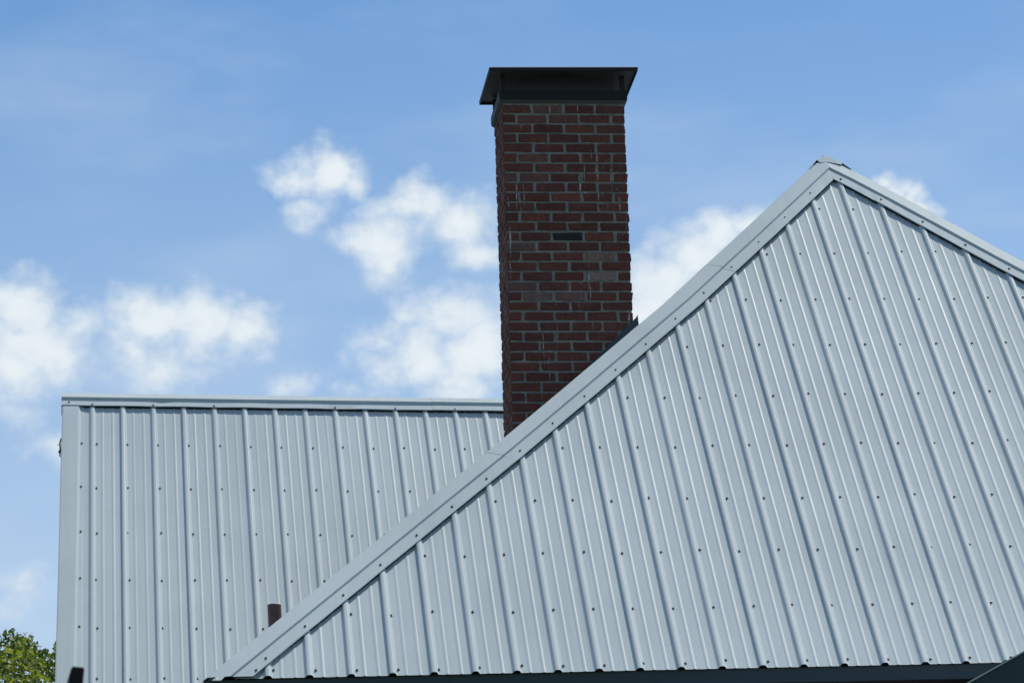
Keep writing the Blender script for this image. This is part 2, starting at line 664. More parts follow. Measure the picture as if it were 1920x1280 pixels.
# ================================================================== near house with the hipped roof
q45 = math.sqrt(0.5)
FX = V((0.99998974, -0.00161985, 0.00422937)).normalized()
FY = V((0.0016198, 0.9999987, 0)).normalized()
FZ = FX.cross(FY).normalized()
FY = FZ.cross(FX).normalized()
FO = V((0.6378367, 21.2954031, 4.1111702 + EYE))
HF = Frame(FO, FX, FY, FZ)
U_L, U_R, U_A = -0.242, 8.394, 4.076          # left corner, right corner, apex
V_E = -0.055                                  # eave edge, slope distance below the first screw row
E_Y = V_E * q45                               # eave in local y and z
RUN = U_A - U_L
APEX_Y = E_Y + RUN
RIDGE = 5.2
Y_B = APEX_Y + RIDGE + RUN
house = thing('hip_roof_house', HF.P(U_A, APEX_Y, 0).xy.to_3d(),
              'near house with hipped light grey ribbed metal roof and tall brick chimney', 'house')
roof = part_empty('roof', HF.P(U_A, APEX_Y, E_Y), house)


def face_front(u, v, n):
    return HF.P(u, v * q45 - n * q45, v * q45 + n * q45)


def face_left(u, v, n):                       # u runs towards the viewer, zero at the front corner
    return HF.P(U_L - .05 + (v - V_E) * q45 - n * q45, E_Y - u, E_Y + (v - V_E) * q45 + n * q45)


def face_right(u, v, n):                      # u runs away from the viewer
    return HF.P(U_R - (v - V_E) * q45 + n * q45, E_Y + u, E_Y + (v - V_E) * q45 + n * q45)


def face_back(u, v, n):
    return HF.P(U_R - u, Y_B - (v - V_E) * q45 + n * q45, E_Y + (v - V_E) * q45 + n * q45)


SQ2 = math.sqrt(2)
V_APEX = V_E + RUN * SQ2


# the hips are not quite straight: small in-plane offsets (across, up the slope) along each hip, 0 = eave, 1 = apex
BOW_L = [(-.2, -.056, .07), (0, -.056, .07), (.162, -.028, .07), (.278, -.009, .07), (.379, .011, .07), (.5, .016, .07), (.686, .0135, .07),
         (.83, -.018, .085), (.967, -.040, .125), (1, -.042, .135), (1.2, -.042, .135)]
BOW_R = [(-.2, 0, .03), (0, 0, .03), (.758, 0, .036), (.836, 0, .067), (.904, 0, .086), (.955, -.012, .112), (1, -.042, .135), (1.2, -.042, .135)]


def lerp_tab(tab, s_):
    for (a, *pa), (b, *pb) in zip(tab, tab[1:]):
        if s_ <= b:
            w = max(0.0, min(1.0, (s_ - a) / (b - a)))
            return [x * (1 - w) + y * w for x, y in zip(pa, pb)]
    return list(tab[-1][1:])


HIP_L = [(U_L + RUN * s_ + dx, V_E + RUN * SQ2 * s_ + dv) for s_, dx, dv in BOW_L]
HIP_R = [(U_R - RUN * s_ + dx, V_E + RUN * SQ2 * s_ + dv) for s_, dx, dv in BOW_R]
U_A2 = U_A - .042


def hip_v(u):
    a = lerp_tab(HIP_L, u)[0]
    b = lerp_tab([(-x, v) for x, v in HIP_R], -u)[0]
    return min(a, b)


def top_front(u):
    return hip_v(u) - 0.16


RIB0 = -0.033
rnd = random.Random(5)
# nine 36 inch sheets on the face in view, the left one trimmed at the hip
for k in range(-1, 10):
    ua = max(U_L, (4 * k) * RIB + RIB0 + .0292)
    ub = min(U_R, (4 * k + 4) * RIB + RIB0 + .0300)
    if ub <= ua:
        continue
    pts = sheet_profile(range(4 * k, 4 * k + 5), RIB0, ua, ub, rnd)
    pts = [(u, h + (0.0009 if u > (4 * k + 4) * RIB + RIB0 - .03 else 0), f) for u, h, f in pts]
    sheet('roof_panel', face_front, pts, V_E, top_front, M_ROOF, roof, (U_A2,), seed=k * 7.3)


def plain_face(F, ulen, vtop, kinks, seed, u0=0.0):
    r2 = random.Random(seed)
    n = int(abs(ulen) / RIB) + 2
    lo, hi = min(u0, u0 + ulen), max(u0, u0 + ulen)
    k0 = int(lo / RIB) - 1
    for k in range(k0, k0 + n + 3, 4):
        ua, ub = max(lo, k * RIB + .0292), min(hi, (k + 4) * RIB + .0300)
        if ub - ua < .05:
            continue
        pts = sheet_profile(range(k, k + 5), 0.0, ua, ub, r2)
        pts = [(u, h + (0.0009 if u > (k + 4) * RIB - .03 else 0), f) for u, h, f in pts]
        sheet('roof_panel', F, pts, V_E, vtop, M_ROOF, roof, kinks, rows=6, seed=seed + k)


LEN = Y_B - E_Y
plain_face(face_left, -LEN, lambda u: V_E + min(-u, LEN + u, RUN) * SQ2 - .05, (-RUN, -LEN + RUN), 31)
plain_face(face_right, LEN, lambda u: V_E + min(u, LEN - u, RUN) * SQ2 - .05, (RUN, LEN - RUN), 47)
plain_face(face_back, U_R - U_L, lambda u: V_E + min(u, (U_R - U_L) - u) * SQ2 - .05, (RUN,), 53)

# deck under the sheets
e = 0.02
lo_ = [HF.P(U_L + .03, E_Y + .03, E_Y - .012), HF.P(U_R - .03, E_Y + .03, E_Y - .012), HF.P(U_R - .03, Y_B - .03, E_Y - .012), HF.P(U_L + .03, Y_B - .03, E_Y - .012)]
hi_ = [HF.P(U_A, APEX_Y + .02, E_Y + RUN - .03), HF.P(U_A, APEX_Y + RIDGE - .02, E_Y + RUN - .03)]
mesh_obj('roof_deck', lo_ + hi_, [(0, 1, 4), (1, 2, 5, 4), (2, 3, 5), (3, 0, 4, 5), (3, 2, 1, 0)], M_DECK, roof)

nF = HF.Z * q45 - HF.Y * q45
nL = HF.Z * q45 - HF.X * q45
nR = HF.Z * q45 + HF.X * q45
hipL = (HF.X + HF.Y + HF.Z).normalized()
hipR = (-HF.X + HF.Y + HF.Z).normalized()


def perp(nrm, d, toward):
    p = nrm.cross(d).normalized()
    return p if p.dot(toward) > 0 else -p


cL = HF.P(U_L, E_Y, E_Y)
cR = HF.P(U_R, E_Y, E_Y)
AP = HF.P(U_A, APEX_Y, E_Y + RUN)
pLF, pLL = perp(nF, hipL, HF.X), perp(nL, hipL, HF.Y)
pRF, pRR = perp(nF, hipR, -HF.X), perp(nR, hipR, HF.Y)


def cut_low(p):                               # ends level with the eave
    return (p - cL).dot(HF.Z) - 0.008


def cut_apex(p):
    return (p - AP).dot(HF.X) + .042


VDIR = HF.Y * q45 + HF.Z * q45


def bow_l(p):
    dx, dv = lerp_tab(BOW_L, (p - cL).dot(hipL) / (RUN * math.sqrt(3)))
    return HF.X * dx + VDIR * dv


def bow_r(p):
    dx, dv = lerp_tab(BOW_R, (p - cR).dot(hipR) / (RUN * math.sqrt(3)))
    return HF.X * dx + VDIR * dv


HL = (AP - cL).length


def hip_at(c, d, u):                          # point on the hip whose local x offset from the corner is u
    return c + d * (u * math.sqrt(3))


J1, J2 = 1.60, 3.26                           # joints of the left hip cap (local x from the corner)
segs_L = [(cL, hip_at(cL, hipL, J1 + .03), cut_low, None, 0.0), (hip_at(cL, hipL, J1), hip_at(cL, hipL, J2 + .03), None, None, .0013),
          (hip_at(cL, hipL, J2), AP, None, cut_apex, .0025)]
for i, (a, b, ca, cb, lf) in enumerate(segs_L):
    dihedral_cap('hip_cap', a, b, (nF, pLF), (nL, pLL), CAP_PROF, roof, M_TRIM, ca, cb, 48, 0.0035, 2.0 + i, CAP_PEAK, bow=bow_l, lift=lf)
JR = 1.02
a0 = cR + hipR * ((U_R - U_A - JR) * math.sqrt(3))
segs_R = [(cR, a0 + hipR * .05, cut_low, None, .0), (a0, AP, None, cut_apex, -.0015)]
for i, (a, b, ca, cb, lf) in enumerate(segs_R):
    dihedral_cap('hip_cap', a, b, (nF, pRF), (nR, pRR), CAP_PROF, roof, M_TRIM, ca, cb, 48, 0.006, 7.0 + i, CAP_PEAK, bow=bow_r, lift=lf)
# ridge cap with its end folded down over the hips
rA = AP - HF.Y * 0.02
rB = HF.P(U_A, APEX_Y + RIDGE, E_Y + RUN)
RUP = HF.Z * .098 - HF.X * .042 + HF.Y * .16
dihedral_cap('ridge_cap', rA + RUP, rB + RUP, (nL, perp(nL, HF.Y, -HF.X)), (nR, perp(nR, HF.Y, HF.X)), CAP_PROF, roof, M_TRIM, None, None, 24, 0.004, 3.3, 0.030)
fl = [(-.039, .090, .132), (-.108, .038, .080), (-.087, .011, .052), (-.042, .017, .060), (.054, -.016, .026), (.062, .005, .046),
      (.010, .048, .092), (-.038, .130, .150), (-.030, .30, .150), (-.110, .20, .090), (.040, .20, .090), (-.160, -.020, .004), (-.160, .15, .045), (.117, -.055, -.021), (.10, .15, .04)]
fv = [HF.P(U_A + x, APEX_Y + y, E_Y + RUN + z) for x, y, z in fl]
mesh_obj('folded_end_tab', fv, [(0, 1, 2), (0, 2, 3), (0, 3, 6), (3, 4, 6), (4, 5, 6), (0, 6, 7), (1, 0, 9), (0, 7, 9), (6, 10, 7), (7, 8, 9), (7, 10, 8), (5, 10, 6), (1, 9, 12, 11), (5, 13, 14, 10)], M_TRIM, roof)

# added black strips standing in for the shade under the cap flanges
def shade_strip(path, nrm, parent, h0=-.004, h1=.0245):
    vs, fs = [], []
    for p in path:
        vs += [p + nrm * h0, p + nrm * h1]
    for i in range(len(path) - 1):
        a = i * 2
        fs.append((a, a + 2, a + 3, a + 1))
    return mesh_obj('flange_shade_strip', vs, fs, M_FLANGE_SHADE, parent)


for c_, d_h, pf, bw_ in ((cL, hipL, pLF, bow_l), (cR, hipR, pRF, bow_r)):
    pth = []
    for i in range(61):
        p = c_ + d_h * (RUN * math.sqrt(3) * (.055 + .915 * i / 60))
        pth.append(p + bw_(p) + pf * .187)
    shade_strip(pth, nF, roof)

# screws: one beside every rib on every purlin, and along the hips
ROWS = [0, .5624, 1.1621, 1.7400, 2.3445, 2.9504, 3.5770, 4.1787, 4.8179, 5.4482]
rs = random.Random(8)
for v in ROWS:
    for i in range(-1, 38):
        u = i * RIB
        if top_front(u) < v + .16 or u > U_R - .2 or u < U_L + .1:
            continue
        uu, vv = u + rs.gauss(0, .0042), v + rs.gauss(0, .009)
        screw(face_front(uu, vv, .0006), nF, roof)
for i in range(0, 18):
    u = i * RIB + RIB0 - 0.005
    v = hip_v(u) - 0.155 * math.sqrt(3)
    screw(face_front(u, max(v, V_E + .05), .0268), nF, roof)
for i in range(18, 36):
    u = i * RIB + RIB0
    v = hip_v(u) - 0.160 * math.sqrt(3)
    if v > V_E + .05:
        screw(face_front(u + .01, v, .0268), nF, roof)
screw(face_front(-.095, -.015, .0268), nF, roof)

# eaves: fascia, soffit, walls
FH = 0.085
yf = E_Y + .018
zt = E_Y + .004


def fascia(fr, x0, x1, y0, y1, z0, z1, par):
    return box('fascia_board', fr, x0, x1, y0, y1, z0, z1, M_FASCIA, par)


fascia(HF, U_L - .140, U_R - .012, yf, yf + .022, zt - FH, zt - .006, house)
fascia(HF, U_L - .140, U_R - .012, Y_B - .04, Y_B - .018, zt - FH, zt - .006, house)
fascia(HF, U_L - .140, U_L - .118, yf + .0225, Y_B - .0405, zt - FH, zt - .0065, house)
fascia(HF, U_R - .034, U_R - .012, yf + .0225, Y_B - .0405, zt - FH, zt - .0065, house)
SOF = 0.32
box('soffit', HF, U_L - .117, U_R - .035, yf + .023, Y_B - .041, zt - FH + .012, zt - FH + .024, M_SOFFIT, house)
gz = -HF.O.z
box('wall', HF, U_L + SOF, U_R - SOF, E_Y + SOF, Y_B - SOF, gz, zt - FH + .011, M_WALL, house)

# ================================================================== brick chimney (part of the near house)
CYAW = 0.0218
CZ = V((0.0032, 0.0037, 1)).normalized()
CX = V((math.cos(CYAW), math.sin(CYAW), 0))
CX = (CX - CZ * CX.dot(CZ)).normalized()
CY = CZ.cross(CX)
CO = V((2.2962, 24.3469, 8.4668 + EYE))        # top front left corner of the brickwork
CF = Frame(CO, CX, CY, CZ)
CW, CD = 0.8117, 0.4993
COURSE, BH, BL, BD, JT = 0.0677, 0.0540, 0.1884, 0.0835, 0.0195
NC = 40
chimney = part_empty('chimney', CF.P(CW / 2, CD / 2, -NC * COURSE), house)
tag(chimney, 'tall dark red brick chimney with grey mortar and black metal cap')


def brick_mesh(seed, L, D, H):
    r = random.Random(seed)
    bm = bmesh.new()
    bmesh.ops.create_cube(bm, size=1)
    for v in bm.verts:
        v.co = V((v.co.x * L, v.co.y * D, v.co.z * H))
        v.co += V((r.gauss(0, .0012), r.gauss(0, .0010), r.gauss(0, .0010)))
    bmesh.ops.bevel(bm, geom=bm.edges[:], offset=.0035, segments=1, affect='EDGES')
    for v in bm.verts:
        v.co += V((r.gauss(0, .0013), r.gauss(0, .0007), r.gauss(0, .0013)))
    me = bpy.data.meshes.new('brick')
    bm.to_mesh(me)
    bm.free()
    me.materials.append(M_BRICK)
    return me


STRETCH = [brick_mesh(i, BL, BD, BH) for i in range(9)]
SIDE = [brick_mesh(50 + i, BD, BL, BH) for i in range(9)]
rb = random.Random(21)
CQ = CF.quat()
BASE_COLS = [(.152, .053, .040), (.140, .049, .038), (.160, .056, .041), (.132, .047, .037), (.146, .055, .042), (.120, .046, .038)]
SPECIAL = {(13, 2): (.030, .030, .034), (15, 3): (.20, .125, .11), (17, 3): (.25, .19, .175), (18, 0): (.15, .085, .075), (19, 1): (.18, .115, .105),
           (19, 2): (.17, .095, .085), (7, 0): (.14, .07, .062), (7, 1): (.145, .07, .062), (0, 1): (.15, .08, .07), (14, 0): (.14, .085, .075),
           (5, 1): (.165, .08, .062), (1, 1): (.165, .075, .06), (1, 2): (.165, .075, .06), (30, 2): (.04, .032, .034), (8, 3): (.11, .05, .042)}


def brick_colour(row, idx):
    c = SPECIAL.get((row, idx))
    if c is None:
        c = rb.choice(BASE_COLS)
    k = 1 + rb.gauss(0, .06)
    return (c[0] * k, c[1] * k, c[2] * k, 1)


def place_brick(me, x, y, z, row, idx):
    o = inst('brick', me, CF.P(x + rb.gauss(0, .0008), y + rb.uniform(-.0012, .0012), z + rb.gauss(0, .0008)), CQ, chimney)
    q = Matrix.Rotation(rb.uniform(-.006, .006), 3, 'Z').to_quaternion() @ Matrix.Rotation(rb.gauss(0, .004), 3, 'Y').to_quaternion()
    o.rotation_quaternion = CQ @ q
    o.color = brick_colour(row, idx)
    return o


unit = (CW + JT) / 4
hidden = []
for row in range(NC):
    z = -row * COURSE - BH / 2 - .004
    yo = row % 2
    if row % 2 == 0:
        for k in range(4):
            place_brick(rb.choice(STRETCH), k * unit + BL / 2, BD / 2, z, row, k)
        for k in range(2):
            place_brick(rb.choice(SIDE), BD / 2, BD + JT + BL / 2 + k * (BL + JT), z, row, 10 + k)
            hidden.append((CW - BD, CW, BD + JT + k * (BL + JT), BD + JT + k * (BL + JT) + BL, z))
        for k in range(3):
            hidden.append((BD + JT + k * unit, BD + JT + k * unit + BL, CD - BD, CD, z))
    else:
        for k in range(2):
            place_brick(rb.choice(SIDE), BD / 2, BL / 2 + k * (BL + JT), z, row, 0 if k == 0 else 11)
        for k in range(3):
            place_brick(rb.choice(STRETCH), BD + JT + k * unit + BL / 2 - .0005, BD / 2, z, row, 1 + k)
        place_brick(rb.choice(SIDE), CW - BD / 2, BL / 2, z, row, 4)
        place_brick(rb.choice(STRETCH), BL / 2, CD - BD / 2, z, row, 12)
        hidden.append((CW - BD, CW, BL + JT, 2 * BL + JT, z))
        for k in range(1, 4):
            hidden.append((k * unit, k * unit + BL, CD - BD, CD, z))
hv, hf = merge([box_data(CF, a, b, c_, d_, z - BH / 2, z + BH / 2) for a, b, c_, d_, z in hidden])
ho = mesh_obj('brick_backing', hv, hf, M_BRICK, chimney)
ho.color = (.17, .056, .045, 1)
tag(ho, kind='stuff')
R5 = .0065
# mortar body, open flue on top
mv, mf = merge([box_data(CF, R5, CW - R5, R5, BD, -NC * COURSE, .004), box_data(CF, R5, CW - R5, CD - BD, CD - R5, -NC * COURSE, .004),
                box_data(CF, R5, BD, BD + .0005, CD - BD - .0005, -NC * COURSE, .0035), box_data(CF, CW - BD, CW - R5, BD + .0005, CD - BD - .0005, -NC * COURSE, .0035)])
mesh_obj('mortar', mv, mf, M_MORTAR, chimney)
box('mortar_crown', CF, .001, CW - .001, .001, CD - .001, .0045, .0075, M_MORTAR, chimney)

# metal cap: flared skirt, corner legs, flat plate with turned-down lip
OV = .020


def skirt():
    rings = [(.018, .0265), (.020, .060), (.018, .092), (-.03, .094)]   # overhang, height
    vs, fs = [], []
    for o_, h in rings:
        vs += [CF.P(-o_, -o_, h), CF.P(CW + o_, -o_, h), CF.P(CW + o_, CD + o_, h), CF.P(-o_, CD + o_, h)]
    for r in range(len(rings) - 1):
        for i in range(4):
            j = (i + 1) % 4
            fs.append((r * 4 + i, r * 4 + j, r * 4 + 4 + j, r * 4 + 4 + i))
    return vs, fs


mesh_obj('cap_skirt', *skirt(), M_CAP, chimney)
dv = []
for o_, h in ((.002, .008), (.0170, .026)):
    dv += [CF.P(-o_, -o_, h), CF.P(CW + o_, -o_, h), CF.P(CW + o_, CD + o_, h), CF.P(-o_, CD + o_, h)]
mesh_obj('cap_drip_edge', dv, [(i, (i + 1) % 4, 4 + (i + 1) % 4, 4 + i) for i in range(4)], M_DRIP, chimney)
box('flue_liner', CF, .03, CW - .03, .03, CD - .03, .029, .080, M_SOOT, chimney)
P0, P1 = .200, .2245
for sx in (0, 1):
    for sy in (0, 1):
        x0 = -.006 if sx == 0 else CW - .026
        y0 = -.006 if sy == 0 else CD - .026
        box('cap_leg', CF, x0, x0 + .032, y0, y0 + .032, .0945, P0 + .004, M_CAP, chimney)
pv_ = []
for z_, o_ in ((P0, .086), (P1, .088), (P1 + .006, .080), (P1 + .0145, -.2)):
    pv_ += [CF.P(-o_, -o_, z_), CF.P(CW + o_, -o_, z_), CF.P(CW + o_, CD + o_, z_), CF.P(-o_, CD + o_, z_)]
i_ = .080
pv_ += [CF.P(-i_, -i_, P0), CF.P(CW + i_, -i_, P0), CF.P(CW + i_, CD + i_, P0), CF.P(-i_, CD + i_, P0)]
pv_ += [CF.P(-i_, -i_, P0 + .016), CF.P(CW + i_, -i_, P0 + .016), CF.P(CW + i_, CD + i_, P0 + .016), CF.P(-i_, CD + i_, P0 + .016)]
pf_ = []
for a_, b_2 in ((0, 4), (4, 8), (8, 12), (16, 0), (20, 16)):
    for i in range(4):
        j = (i + 1) % 4
        pf_.append((a_ + i, a_ + j, b_2 + j, b_2 + i))
pf_ += [(12, 13, 14, 15)]
pv_ = [p_ + CF.Z * (((p_ - CF.O).dot(CF.X)) * .009) for p_ in pv_]
plate = mesh_obj('cap_plate', pv_, pf_ + [(23, 22, 21, 20)], M_CAP, chimney)
# underside of the plate, darker towards the middle with an uneven edge
M_UNDER, t_, b_ = material('cap_underside', (0.03, 0.035, 0.037), 0.6, 0, 0.25)
g_ = tnode(t_, 'ShaderNodeNewGeometry')
mp = tnode(t_, 'ShaderNodeMapping', vector_type='POINT')
cc_ = CF.P(CW / 2, CD / 2, P0)
mp.inputs['Location'].default_value = (-cc_.x / .46, -cc_.y / .36, 0)
mp.inputs['Scale'].default_value = (1 / .46, 1 / .36, 0)
t_.links.new(g_.outputs['Position'], mp.inputs[0])
ln_ = tnode(t_, 'ShaderNodeVectorMath', operation='LENGTH')
t_.links.new(mp.outputs[0], ln_.inputs[0])
ad = tnode(t_, 'ShaderNodeMath', operation='MULTIPLY_ADD')
t_.links.new(tnoise(t_, 9, 4), ad.inputs[0])
ad.inputs[1].default_value = 0.5
t_.links.new(ln_.outputs['Value'], ad.inputs[2])
t_.links.new(tramp(t_, ad.outputs[0], [(0.85, (0.003, 0.003, 0.003)), (1.0, (0.024, 0.024, 0.023))]), b_.inputs['Base Color'])
plate.data.materials.append(M_UNDER)
plate.data.polygons[len(plate.data.polygons) - 1].material_index = 1

# flashing where the chimney meets the left roof slope
def roof_left_z(P):                           # local z of the left slope below a world point
    d = P - HF.O
    x = d.dot(HF.X)
    return E_Y + (x - U_L)


def flash(face):
    vs = []
    n = 8
    for i in range(n + 1):
        t = i / n
        if face == 'front':
            p = CF.P(-.012 + t * (CW + .024), -.010, 0)
        else:
            p = CF.P(-.010, t * CD, 0)
        d = p - HF.O
        base = HF.P(d.dot(HF.X), d.dot(HF.Y), roof_left_z(p) - .03)
        vs += [base, base + HF.Z * .215, base + HF.Z * .215 + (CF.Y if face == 'front' else CF.X) * .012]
    fs = []
    for i in range(n):
        a = i * 3
        fs += [(a, a + 3, a + 4, a + 1), (a + 1, a + 4, a + 5, a + 2)]
    return vs, fs


mesh_obj('chimney_flashing', *flash('front'), M_LEAD, chimney)
mesh_obj('chimney_flashing', *flash('side'), M_LEAD, chimney)
# upper corner of the flashing stands proud at the right
p = CF.P(CW, -.010, 0)
d = p - HF.O
bz = roof_left_z(p)
tri = [HF.P(d.dot(HF.X) + a, d.dot(HF.Y) + b, bz + c_) for a, b, c_ in ((.011, 0, -.03), (.034, 0, .0), (.020, 0, .212), (.011, 0, .20), (.011, .30, -.03), (.034, .30, .0), (.020, .30, .212), (.011, .30, .20))]
mesh_obj('chimney_flashing', tri, [(0, 1, 2, 3), (1, 5, 6, 2), (5, 4, 7, 6), (3, 2, 6, 7)], M_LEAD, chimney)

# ================================================================== gabled house behind
RX = V((0.99940965, 0.02966954, -0.0173226)).normalized()
RV = V((-0.00810948, 0.69367821, 0.72023939)).normalized()
RN = RX.cross(RV).normalized()
RO = V((-0.4297833, 28.3521144, 7.2073627 + EYE))
RY = V((-RX.y, RX.x, 0)).normalized()
RZ = RX.cross(RY).normalized()
RF = Frame(RO, RX, RY, RZ)
R_L, R_W = -1.10 * RIB, 36 * RIB               # rake edge, far end
R_TOP, R_BOT = 0.640, -4.45                    # ridge and eave along the slope
S_R = 0.8043


def face_rear(u, v, n):
    return RO + RX * u + RV * v + RN * n


rid = face_rear(0, R_TOP, 0)
RYr = (rid - RO).dot(RF.Y)
RZr = (rid - RO).dot(RF.Z)


def face_rear_back(u, v, n):                   # mirrored behind the ridge, u runs right to left
    dv = v - R_TOP
    vy, vz = -math.cos(S_R), math.sin(S_R)
    ny, nz = math.sin(S_R), math.cos(S_R)
    return RF.P(-u, RYr + dv * vy + n * ny, RZr + dv * vz + n * nz)


mid = face_rear((R_L + R_W) / 2, R_TOP, 0)
house2 = thing('gable_roof_house', V((mid.x, mid.y, 0)),
               'gabled light grey ribbed metal roof behind the hipped one, left of the chimney', 'house')
roof2 = part_empty('roof', V((mid.x, mid.y, mid.z)), house2)
rnd = random.Random(77)
for k in range(-3, 38, 4):
    ua, ub = max(R_L + .012, k * RIB + RIB0 + .0292), min(R_W, (k + 4) * RIB + RIB0 + .0300)
    if ub - ua < .04:
        continue
    pts = sheet_profile(range(k, k + 5), RIB0, ua, ub, rnd, k + 4)
    pts = [p for p in pts if p[0] > -0.065 or p[1] < .006]
    pts = [(u, h + (0.0009 if u > (k + 4) * RIB + RIB0 - .03 else 0), f) for u, h, f in pts]
    sheet('roof_panel', face_rear, pts, R_BOT, lambda u: R_TOP - .03, M_ROOF, roof2, (), seed=k * 3.7 + 100)
    pts2 = sorted([(-u, h, f) for u, h, f in pts])
    sheet('roof_panel', face_rear_back, pts2, R_BOT, lambda u: R_TOP - .03, M_ROOF, roof2, (), rows=6, seed=k * 3.7 + 200)

# ridge cap: two lengths, dented between its screws
JX = 11.1 * RIB


def rear_cap(u0, u1, lift, seed):
    segs = max(8, int((u1 - u0) / .05))
    prof = []
    vy, vz = math.cos(S_R), math.sin(S_R)
    # local (y, z) relative to the ridge line, front half
    def onf(v, n):
        return (vy * v - vz * n, vz * v + vy * n)
    a = onf(-.128, .0245)
    b = onf(-.123, .0270)
    c_ = onf(-.036, .0260)
    d_ = onf(-.029, .0420)
    top = (0.040, d_[1] + (0.040 - d_[0]) * math.tan(math.radians(31)))
    half = [a, b, c_, d_, top]
    prof = half + [(2 * .040 - y, z) for y, z in reversed(half[:-1])]
    vs, fs = [], []
    m = segs + 1
    for ci, (y, z) in enumerate(prof):
        for s in range(m):
            u = u0 + (u1 - u0) * s / segs
            dn = 0
            if ci < 2:
                ph = ((u / RIB) / 2.0 + .07) % 1.0
                dn = abs(math.sin(math.pi * ph)) * .0035 + noise.noise(V((u * 3, ci, seed))) * .003
            g = math.exp(-((u - .50) / .055) ** 2)
            if ci == 2:
                dn -= g * .010
            if ci == 3:
                dn += noise.noise(V((u * 1.2, 3, seed))) * .004
            vs.append(RF.P(u, RYr + y - dn * math.sin(S_R) * .6, RZr + z + lift + dn * .6))
    for i in range(len(prof) - 1):
        for s in range(segs):
            a_ = i * m + s
            fs.append((a_, a_ + m, a_ + m + 1, a_ + 1))
    return mesh_obj('ridge_cap', vs, fs, M_TRIM, roof2, sharp=14)


shade_strip([face_rear(R_L + .16 + (R_W - R_L - .16) * i / 40, R_TOP - .118, 0) for i in range(41)], RN, roof2)  # added shade strip below the rear ridge cap
rear_cap(R_L - .012, JX + .03, 0.0, 1.0)
rear_cap(JX, R_W, .0022, 4.0)
# rake trim down the left edge: flat, slope, low flange, and the turned-down side
rk = [(R_L - .006, -.10), (R_L - .006, .021), (R_L + .003, .0240), (R_L + .116, .0240), (R_L + .136, .004), (R_L + .160, .0022), (R_L + .161, .0004)]
vs, fs = [], []
m = 25
for (u, n) in rk:
    for s in range(m):
        v = R_BOT - .01 + (R_TOP - .05 - R_BOT) * s / (m - 1)
        w = noise.noise(V((v * 1.1, u * 9, 2.2))) * .0022
        vs.append(face_rear(u + (w if n > .001 else w * .4) - (R_TOP - v) * .0060, v, n))
for i in range(len(rk) - 1):
    for s in range(m - 1):
        a = i * m + s
        fs.append((a, a + m, a + m + 1, a + 1))
mesh_obj('rake_trim', vs, fs, M_TRIM, roof2, sharp=14)
rk2 = []
vs = []
for (u, n) in rk[:4]:
    for v in (R_BOT, R_TOP - .03):
        vs.append(face_rear_back(-u, v, n))
mesh_obj('rake_trim', vs, [(0, 1, 3, 2), (2, 3, 5, 4), (4, 5, 7, 6)], M_TRIM, roof2)

RROWS = [0.0, -.597, -1.195, -1.792, -2.390, -2.987, -3.585, -4.18]
rs = random.Random(18)
for v in RROWS:
    for i in range(0, 16):
        screw(face_rear(i * RIB + rs.gauss(0, .0035), v + rs.gauss(0, .006), .0006), RN, roof2)
    screw(face_rear(R_L + .149 - (R_TOP - v) * .0060 + rs.gauss(0, .002), v + .01, .0036), RN, roof2)
for i in (0, 2, 4, 8, 10, 12, 14):
    screw(face_rear(i * RIB + RIB0, R_TOP - .112, .0268), RN, roof2)
screw(face_rear(R_L + .045, R_TOP - .085, .0268), RN, roof2)
# cable clip and loose wire ends under the left rake edge
def tube(p, r, n=6):
    vs, fs = [], []
    for i, c_ in enumerate(p):
        c_ = V(c_)
        d_ = (V(p[min(i + 1, len(p) - 1)]) - V(p[max(i - 1, 0)])).normalized()
        x = d_.orthogonal().normalized()
        y = d_.cross(x)
        rr = r[i] if isinstance(r, (list, tuple)) else r
        for k in range(n):
            a = 2 * math.pi * k / n
            vs.append(c_ + x * math.cos(a) * rr + y * math.sin(a) * rr)
    for i in range(len(p) - 1):
        for k in range(n):
            j = (k + 1) % n
            fs.append((i * n + k, i * n + j, i * n + n + j, i * n + n + k))
    fs.append(tuple(range(n - 1, -1, -1)))
    fs.append(tuple(range((len(p) - 1) * n, len(p) * n)))
    return vs, fs


kv = face_rear(R_L - .010, .10, -.01)
kk = [tube([kv, kv + V((-.010, -.02, -.04)), kv + V((-.006, -.05, -.10))], .006),
      tube([kv + V((-.006, -.05, -.10)), kv + V((-.014, -.06, -.125))], .009),
      tube([kv + V((-.004, -.03, -.055)), kv + V((-.030, -.03, -.058))], .0022),
      tube([kv + V((-.004, -.04, -.105)), kv + V((-.010, -.07, -.150)), kv + V((0, -.09, -.165))], .005)]
mesh_obj('cable_clip', *merge(kk), M_SCREW, house2)

# body of the house behind
dr = [face_rear(R_L + .02, R_BOT, -.012), face_rear(R_W, R_BOT, -.012), face_rear(R_W, R_TOP - .01, -.012), face_rear(R_L + .02, R_TOP - .01, -.012),
      face_rear_back(-R_L - .02, R_BOT, -.012), face_rear_back(-R_W, R_BOT, -.012)]
mesh_obj('roof_deck', dr, [(0, 1, 2, 3), (3, 2, 5, 4), (0, 3, 4), (1, 5, 2), (0, 4, 5, 1)], M_DECK, roof2)
yb0 = (face_rear(0, R_BOT, 0) - RO).dot(RF.Y)
zb0 = (face_rear(0, R_BOT, 0) - RO).dot(RF.Z)
yb1 = 2 * RYr - yb0
box('wall', RF, R_L + .20, R_W - .1, yb0 + .30, yb1 - .30, -RO.z, zb0 + .02, M_WALL, house2)
for yy in (yb0 + .012, yb1 - .034):
    box('fascia_board', RF, R_L + .02, R_W, yy, yy + .022, zb0 - .12, zb0 - .015, M_FASCIA, house2)

